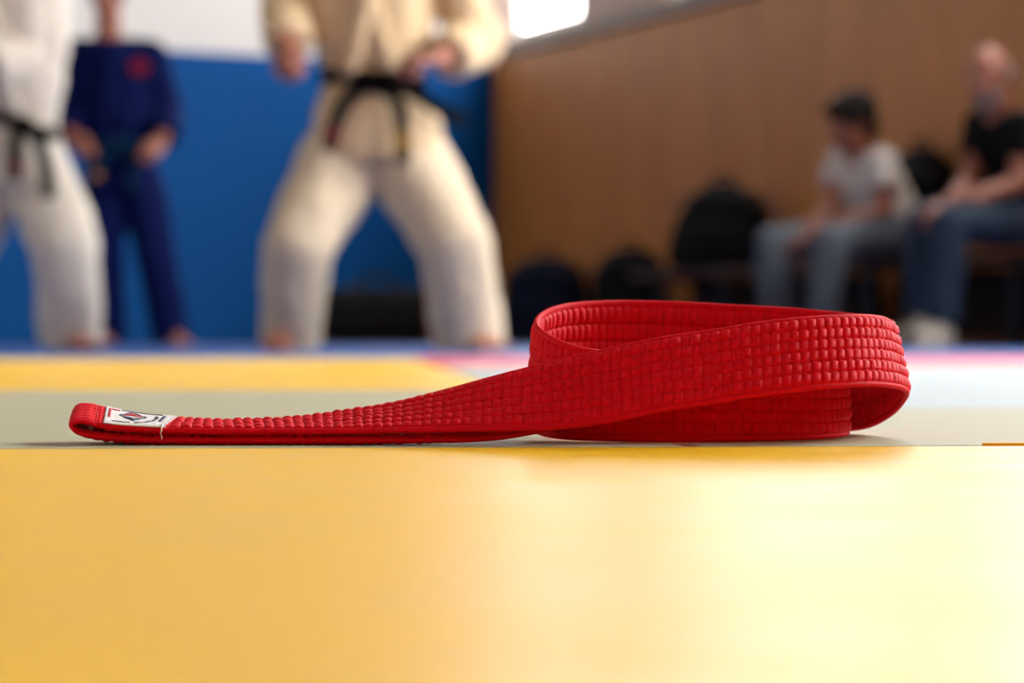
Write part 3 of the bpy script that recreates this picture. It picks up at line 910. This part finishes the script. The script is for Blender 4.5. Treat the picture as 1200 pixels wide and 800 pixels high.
def seated_person(J, label, skin, shirt, trous, hair_fn, m_shoe, m_sole, sleeve=.55):
    root = empty('person', Vector((J['pelvis'].x, J['pelvis'].y, 0))); tag(root, label, 'person')
    f = J['face'].normalized()
    bm = bmesh.new()
    hd = J['head']; hu0 = (hd - J['neck']).normalized()
    at, hr, hf, hu = head_shapes(bm, hd, J['look'], UP)
    caps(bm, hd - hu * .06 - hf * .02, .055, J['neck'], .062)
    axn = (J['shB'] - J['shA']).normalized(); hw = (J['shB'] - J['shA']).length / 2
    sp = (J['neck'] - J['pelvis']).normalized()
    fb = axn.cross(sp).normalized(); fb = fb if fb.dot(f) > 0 else -fb
    pel, chest, nk = J['pelvis'], J['chest'], J['neck']
    tor = lambda g: [ering(pel - sp * .04, .16 + g, .11 + g, axn, fb), ering(pel + sp * .08, .155 + g, .115 + g, axn, fb), ering(pel.lerp(chest, .6), .15 + g, .115 + g, axn, fb),
                     ering(chest, .165 + g, .115 + g, axn, fb), ering(nk - sp * .09, hw * .92 + g, .09 + g, axn, fb), ering(nk - sp * .02, .07 + g, .06 + g, axn, fb)]
    loft(bm, tor(0))
    for q in 'AB':
        chain(bm, [(nk - sp * .07, .055), (J['sh' + q], .056), (J['el' + q], .042), (J['wr' + q], .028)])
        hand_shapes(bm, J['wr' + q], J['hd' + q], J['pn' + q], .55, 1.0, J['th' + q])
        chain(bm, [(pel, .10), (J['hip' + q], .09), (J['kn' + q], .055), (J['ank' + q], .038)])
        caps(bm, J['ank' + q], .036, Vector((J['ank' + q].x, J['ank' + q].y, .045)), .034)
    fuse('body', bm, skin, root, .0055, 3)
    for s in (-1, 1):
        bm = bmesh.new(); ell(bm, at(s * .031, .0735, .004), (.0115, .011, .0062), hr, hf, hu); e = sub(from_bm('eye', bm, m_eyew, root, True), root)
        bm = bmesh.new(); ell(bm, at(s * .031, .0815, .004), (.0058, .0045, .0058), hr, hf, hu); from_bm('iris', bm, m_iris, e, True)
    hair_fn(root, at, hr, hf, hu)
    bm = bmesh.new()
    loft(bm, tor(.022)[:5] + [ering(nk - sp * .035, .085, .075, axn, fb)])
    for q in 'AB':
        sh, el = J['sh' + q], J['el' + q]
        e = sh.lerp(el, sleeve)
        caps(bm, nk - sp * .09, .075, sh, .076)
        dd = (e - sh).normalized(); x, y = frame(dd)
        loft(bm, [ering(sh - dd * .03, .066, .066, x, y), ering(sh.lerp(e, .5), .074, .074, x, y), ering(e, .074, .074, x, y)])
    fuse('shirt', bm, shirt, root, .011, 4, .012, 11)
    bm = bmesh.new()
    loft(bm, [ering(pel - sp * .07, .165, .14, axn, fb), ering(pel, .185, .15, axn, fb), ering(pel + sp * .08, .17, .13, axn, fb)])
    for q in 'AB':
        kn, an = J['kn' + q], J['ank' + q]
        chain(bm, [(pel.lerp(J['hip' + q], .5), .105), (J['hip' + q], .105), (kn, .08), (kn.lerp(an, .5), .074)])
        dd = (an - kn).normalized(); x, y = frame(dd)
        loft(bm, [ering(kn.lerp(an, .45), .074, .074, x, y), ering(an - dd * .02, .066, .066, x, y)])
    fuse('trousers', bm, trous, root, .011, 4, .012, 12)
    for q in 'AB': shoe('shoe', root, J['ank' + q], J['toe' + q], m_shoe, m_sole)
    return root


def hair_short(root, at, r, f, u):
    bm = bmesh.new()
    ell(bm, at(0, -.030, .052), (.100, .118, .104), r, f, u); ell(bm, at(0, -.078, -.02), (.084, .058, .085), r, f, u)
    ell(bm, at(0, .060, .088), (.07, .05, .036), r, f, u)
    for q in (-1, 1): ell(bm, at(q * .072, .01, .03), (.024, .05, .05), r, f, u)
    fuse('hair', bm, m_hair, root, .009, 3, .008, 40)

def hair_bald(root, at, r, f, u):
    bm = bmesh.new()           # cropped ring of hair and a short beard
    for s in (-1, 1): ell(bm, at(s * .066, -.045, .0), (.016, .05, .042), r, f, u)
    ell(bm, at(0, -.092, -.005), (.06, .018, .045), r, f, u)
    fuse('hair', bm, m_grey, root, .007, 3, .003, 40)
    bm = bmesh.new()
    ell(bm, at(0, .066, -.098), (.036, .028, .026), r, f, u)
    for s in (-1, 1): ell(bm, at(s * .046, .03, -.075), (.018, .04, .032), r, f, u)
    fuse('beard', bm, m_grey, root, .007, 3, .003, 40)

LK = Vector((-.85, -.5, 0)).normalized()
D = 10.95
J = dict(head=P(996, 146, D - .05), neck=P(1006, 178, D), chest=P(1018, 208, D), pelvis=P(1044, 266, D + .02), face=LK, look=Vector((-.9, -.42, -.22)),
         shA=P(1034, 192, D - .15), elA=P(1036, 246, D - .2), wrA=P(978, 266, D - .3), hdA=Vector((-1, .1, -.15)), pnA=Vector((0, -.2, -1)), thA=-1,
         shB=P(986, 190, D + .12), elB=P(972, 244, D + .0), wrB=P(946, 274, D - .12), hdB=Vector((-.9, -.3, -.35)), pnB=Vector((0, .2, -1)), thB=1,
         hipA=P(1038, 276, D - .12), knA=P(974, 284, D - .42), ankA=P(962, 384, D - .45), toeA=Vector((-.8, -.6, 0)),
         hipB=P(1012, 276, D + .06), knB=P(905, 286, D - .12), ankB=P(908, 386, D - .15), toeB=Vector((-.95, -.3, 0)))
m_tee = mat('white_tee', srgb(200, 192, 182), .85); m_btee = mat('black_tee', srgb(12, 13, 15), .9, spec=.1)
m_gj = mat('grey_denim', srgb(80, 86, 94), .8, var=.12, vscale=9); m_bj = mat('blue_denim', srgb(14, 36, 58), .8, var=.12, vscale=9)
m_wsh = mat('white_shoe_leather', srgb(190, 180, 165), .5); m_dsh = mat('dark_shoe', srgb(40, 36, 36), .6)
seated_person(J, 'seated person with short dark hair, white T-shirt and grey jeans on the bench', m_skin2, m_tee, m_gj, hair_short, m_dsh, mat('shoe_rubber', srgb(60, 56, 54), .7))
D = 10.05
J = dict(head=P(1158, 90, D - .05), neck=P(1170, 128, D), chest=P(1180, 168, D), pelvis=P(1208, 254, D + .05), face=LK, look=Vector((-.75, -.62, -.25)),
         shA=P(1196, 150, D - .16), elA=P(1196, 214, D - .22), wrA=P(1140, 232, D - .32), hdA=Vector((-1, .1, -.1)), pnA=Vector((0, -.2, -1)), thA=-1,
         shB=P(1148, 148, D + .12), elB=P(1138, 212, D + .0), wrB=P(1112, 238, D - .14), hdB=Vector((-.9, -.3, -.3)), pnB=Vector((0, .2, -1)), thB=1,
         hipA=P(1205, 262, D - .1), knA=P(1114, 262, D - .40), ankA=P(1102, 385, D - .40), toeA=Vector((-.6, -.8, 0)),
         hipB=P(1180, 262, D + .08), knB=P(1084, 260, D - .10), ankB=P(1080, 378, D - .14), toeB=Vector((-.95, -.3, 0)))
seated_person(J, 'seated bald person with grey beard, black T-shirt and blue jeans at the right edge', m_skin, m_btee, m_bj, hair_bald, m_wsh, mat('pale_rubber', srgb(200, 190, 176), .6))

# ------------------------------------------------------------------ benches and bags by the panelled wall
m_bench = mat_wood('bench_wood', srgb(58, 36, 22), srgb(86, 54, 32), .5)
m_steel = mat('dark_bench_steel', srgb(34, 32, 32), .45)
def bench(t0, t1, label):
    root = empty('bench', CORNER + RE * (t0 + t1) / 2 + RN * .36); tag(root, label, 'bench', 'benches along the panelled wall')
    c = CORNER + RE * (t0 + t1) / 2 + RN * .36
    for k in range(3):
        bm = bmesh.new(); box(bm, c + RN * (-.13 + .13 * k) + UP * .380, ((t1 - t0) / 2, .06, .016), RE, RN, UP, .005); from_bm('seat_slat', bm, m_bench, root)
    for t in np.linspace(t0 + .3, t1 - .3, 3):
        bm = bmesh.new(); o = CORNER + RE * t + RN * .36
        for s in (-1, 1): box(bm, o + RN * s * .15 + UP * .178, (.02, .02, .178), RE, RN, UP, .003)
        box(bm, o + UP * .353, (.02, .17, .011), RE, RN, UP)
        from_bm('leg', bm, m_steel, root)
    bm = bmesh.new(); box(bm, c - RN * .17 + UP * .195, ((t1 - t0) / 2 - .05, .010, .15), RE, RN, UP, .003); from_bm('shade_panel', bm, mat('under_bench_shade', srgb(34, 22, 15), .7, spec=.2), root)  # added dark board, stands in for the deep shade beneath the bench
    return root
bench(3.0, 4.95, 'dark wooden bench carrying the large black backpack')
bench(5.0, 7.8, 'dark wooden bench under the two seated people')

m_bag = mat('black_nylon', srgb(12, 12, 13), .75, bump=.2, bscale=60, spec=.15)
m_bag2 = mat('dark_navy_nylon', srgb(8, 18, 44), .75, bump=.2, bscale=60, spec=.15)
m_strap = mat('black_webbing', srgb(10, 10, 11), .7)
m_zip = mat('grey_zip', srgb(70, 70, 72), .4, metal=.6)
def backpack(base, w, dp, h, label, m, yaw=RE, lean=0.0, dome=False):
    root = empty('backpack', base); tag(root, label, 'backpack', None)
    ex = yaw; en = Vector((yaw.y, -yaw.x, 0)) if yaw is not RE else RN
    up = (UP - en * lean).normalized()
    bm = bmesh.new()
    R = []
    prof = ((0.0, .82), (.03, .95), (.15, 1.0), (.45, 1.0), (.7, .95), (.86, .82), (.95, .6), (1.0, .25))
    if dome: prof = ((0.0, .90), (.04, 1.0), (.2, 1.03), (.4, .98), (.6, .87), (.78, .69), (.9, .48), (.97, .3), (1.0, .12))
    for z, s in prof:
        R.append(ering(base + up * h * z + UP * .004, w / 2 * s, dp / 2 * (s ** .6), ex, en, 32, 3.2))
    loft(bm, R)
    fuse('pack_body', bm, m, root, .012, 3, .01, 8)
    bm = bmesh.new(); R = []
    for z, s in ((.06, .8), (.12, 1.0), (.38, 1.0), (.5, .85), (.54, .5)):
        R.append(ering(base + up * h * z + en * (dp * .48), w * .36 * s, dp * .22 * s, ex, en, 28, 3))
    loft(bm, R)
    fuse('front_pocket', bm, m, root, .012, 3, .006, 10)
    bm = bmesh.new()
    c = base + up * h
    caps_pts = bez(c - ex * .06 - en * .04 - up * .02, c - ex * .05 + up * .07, c + ex * .05 + up * .07, c + ex * .06 - en * .04 - up * .02, n=10)
    chain(bm, [(p, .011) for p in caps_pts]); from_bm('carry_handle', bm, m_strap, root, True)
    for s in (-1, 1):
        bm = bmesh.new()
        pts = bez(base + up * h * .9 + ex * s * w * .2 - en * dp * .45, base + up * h * .8 + ex * s * w * .34 - en * dp * .8, base + up * h * .3 + ex * s * w * .4 - en * dp * .7, base + up * h * .1 + ex * s * w * .36 - en * dp * .4, n=10)
        ribbon(bm, pts, [-en] * 11, .05, .012); from_bm('shoulder_strap', bm, m_strap, root)
    bm = bmesh.new()
    pts = [base + up * h * .72 + en * dp * .505 + ex * w * .42 * math.cos(a) + up * h * .17 * math.sin(a) * (1 if math.sin(a) > 0 else .2) - en * dp * .04 * abs(math.cos(a)) for a in np.linspace(0, math.pi, 16)]
    chain(bm, [(p, .006) for p in pts]); from_bm('zip', bm, m_zip, root, True)
    return root

def on_wall(px, off, z=0):
    """a point in front of the panelled wall, seen at picture column px"""
    k = (px - 600) / FPX
    o = CORNER + RN * off
    t = (k * o.y - o.x) / (RE.x - k * RE.y)
    p = o + RE * t; p.z = z
    return p
backpack(on_wall(846, .36, .398), .54, .30, .44, 'large round black backpack sitting on the bench', m_bag, yaw=Vector((.94, -.34, 0)), dome=True)
backpack(on_wall(738, .30, 0), 0.42, .24, .54, 'slim black backpack standing on the floor beside the bench end', m_bag, yaw=Vector((.94, -.34, 0)))
backpack(on_wall(640, .30, 0), .52, .28, .52, 'dark navy backpack standing on the floor in the corner by the panelled wall', m_bag2, yaw=Vector((.94, -.34, 0)))
backpack(on_wall(1076, .155, .398), .46, .15, .52, 'black backpack on the bench between the two seated people', m_bag)

# duffel bag on the floor by the padded wall, seen between the legs of the middle man
db = P(442, 396, 14.4); db.z = 0
root = empty('duffel_bag', db); tag(root, 'dark duffel bag with a dull red end lying before the blue padded wall', 'bag')
bm = bmesh.new(); R = []
for t, s in ((-.36, .3), (-.355, .8), (-.33, .96), (-.2, 1), (0, .98), (.2, 1), (.33, .96), (.355, .8), (.36, .3)):
    R.append(ering(db + Vector((t, 0, .175)), .16 * s, .17 * s, Vector((0, 1, 0)), UP, 28, 2.6))
loft(bm, R); fuse('bag_body', bm, mat('black_duffel_nylon', srgb(16, 13, 15), .75, spec=.15), root, .012, 3, .012, 8)
for s in (-1, 1):
    bm = bmesh.new(); pts = bez(db + Vector((-.14, -.08 * s, .32)), db + Vector((-.1, -.02 * s, .46)), db + Vector((.1, -.02 * s, .46)), db + Vector((.14, -.08 * s, .32)), n=10)
    ribbon(bm, pts, [Vector((0, -s, 0))] * 11, .03, .008); from_bm('carry_handle', bm, m_strap, root)
bm = bmesh.new(); loft(bm, [ering(db + Vector((.30, 0, .175)), .172, .182, Vector((0, 1, 0)), UP, 28, 2.6), ering(db + Vector((.345, 0, .175)), .165, .176, Vector((0, 1, 0)), UP, 28, 2.6)])
from_bm('end_panel', bm, mat('dull_red_nylon', srgb(96, 22, 26), .7), root)
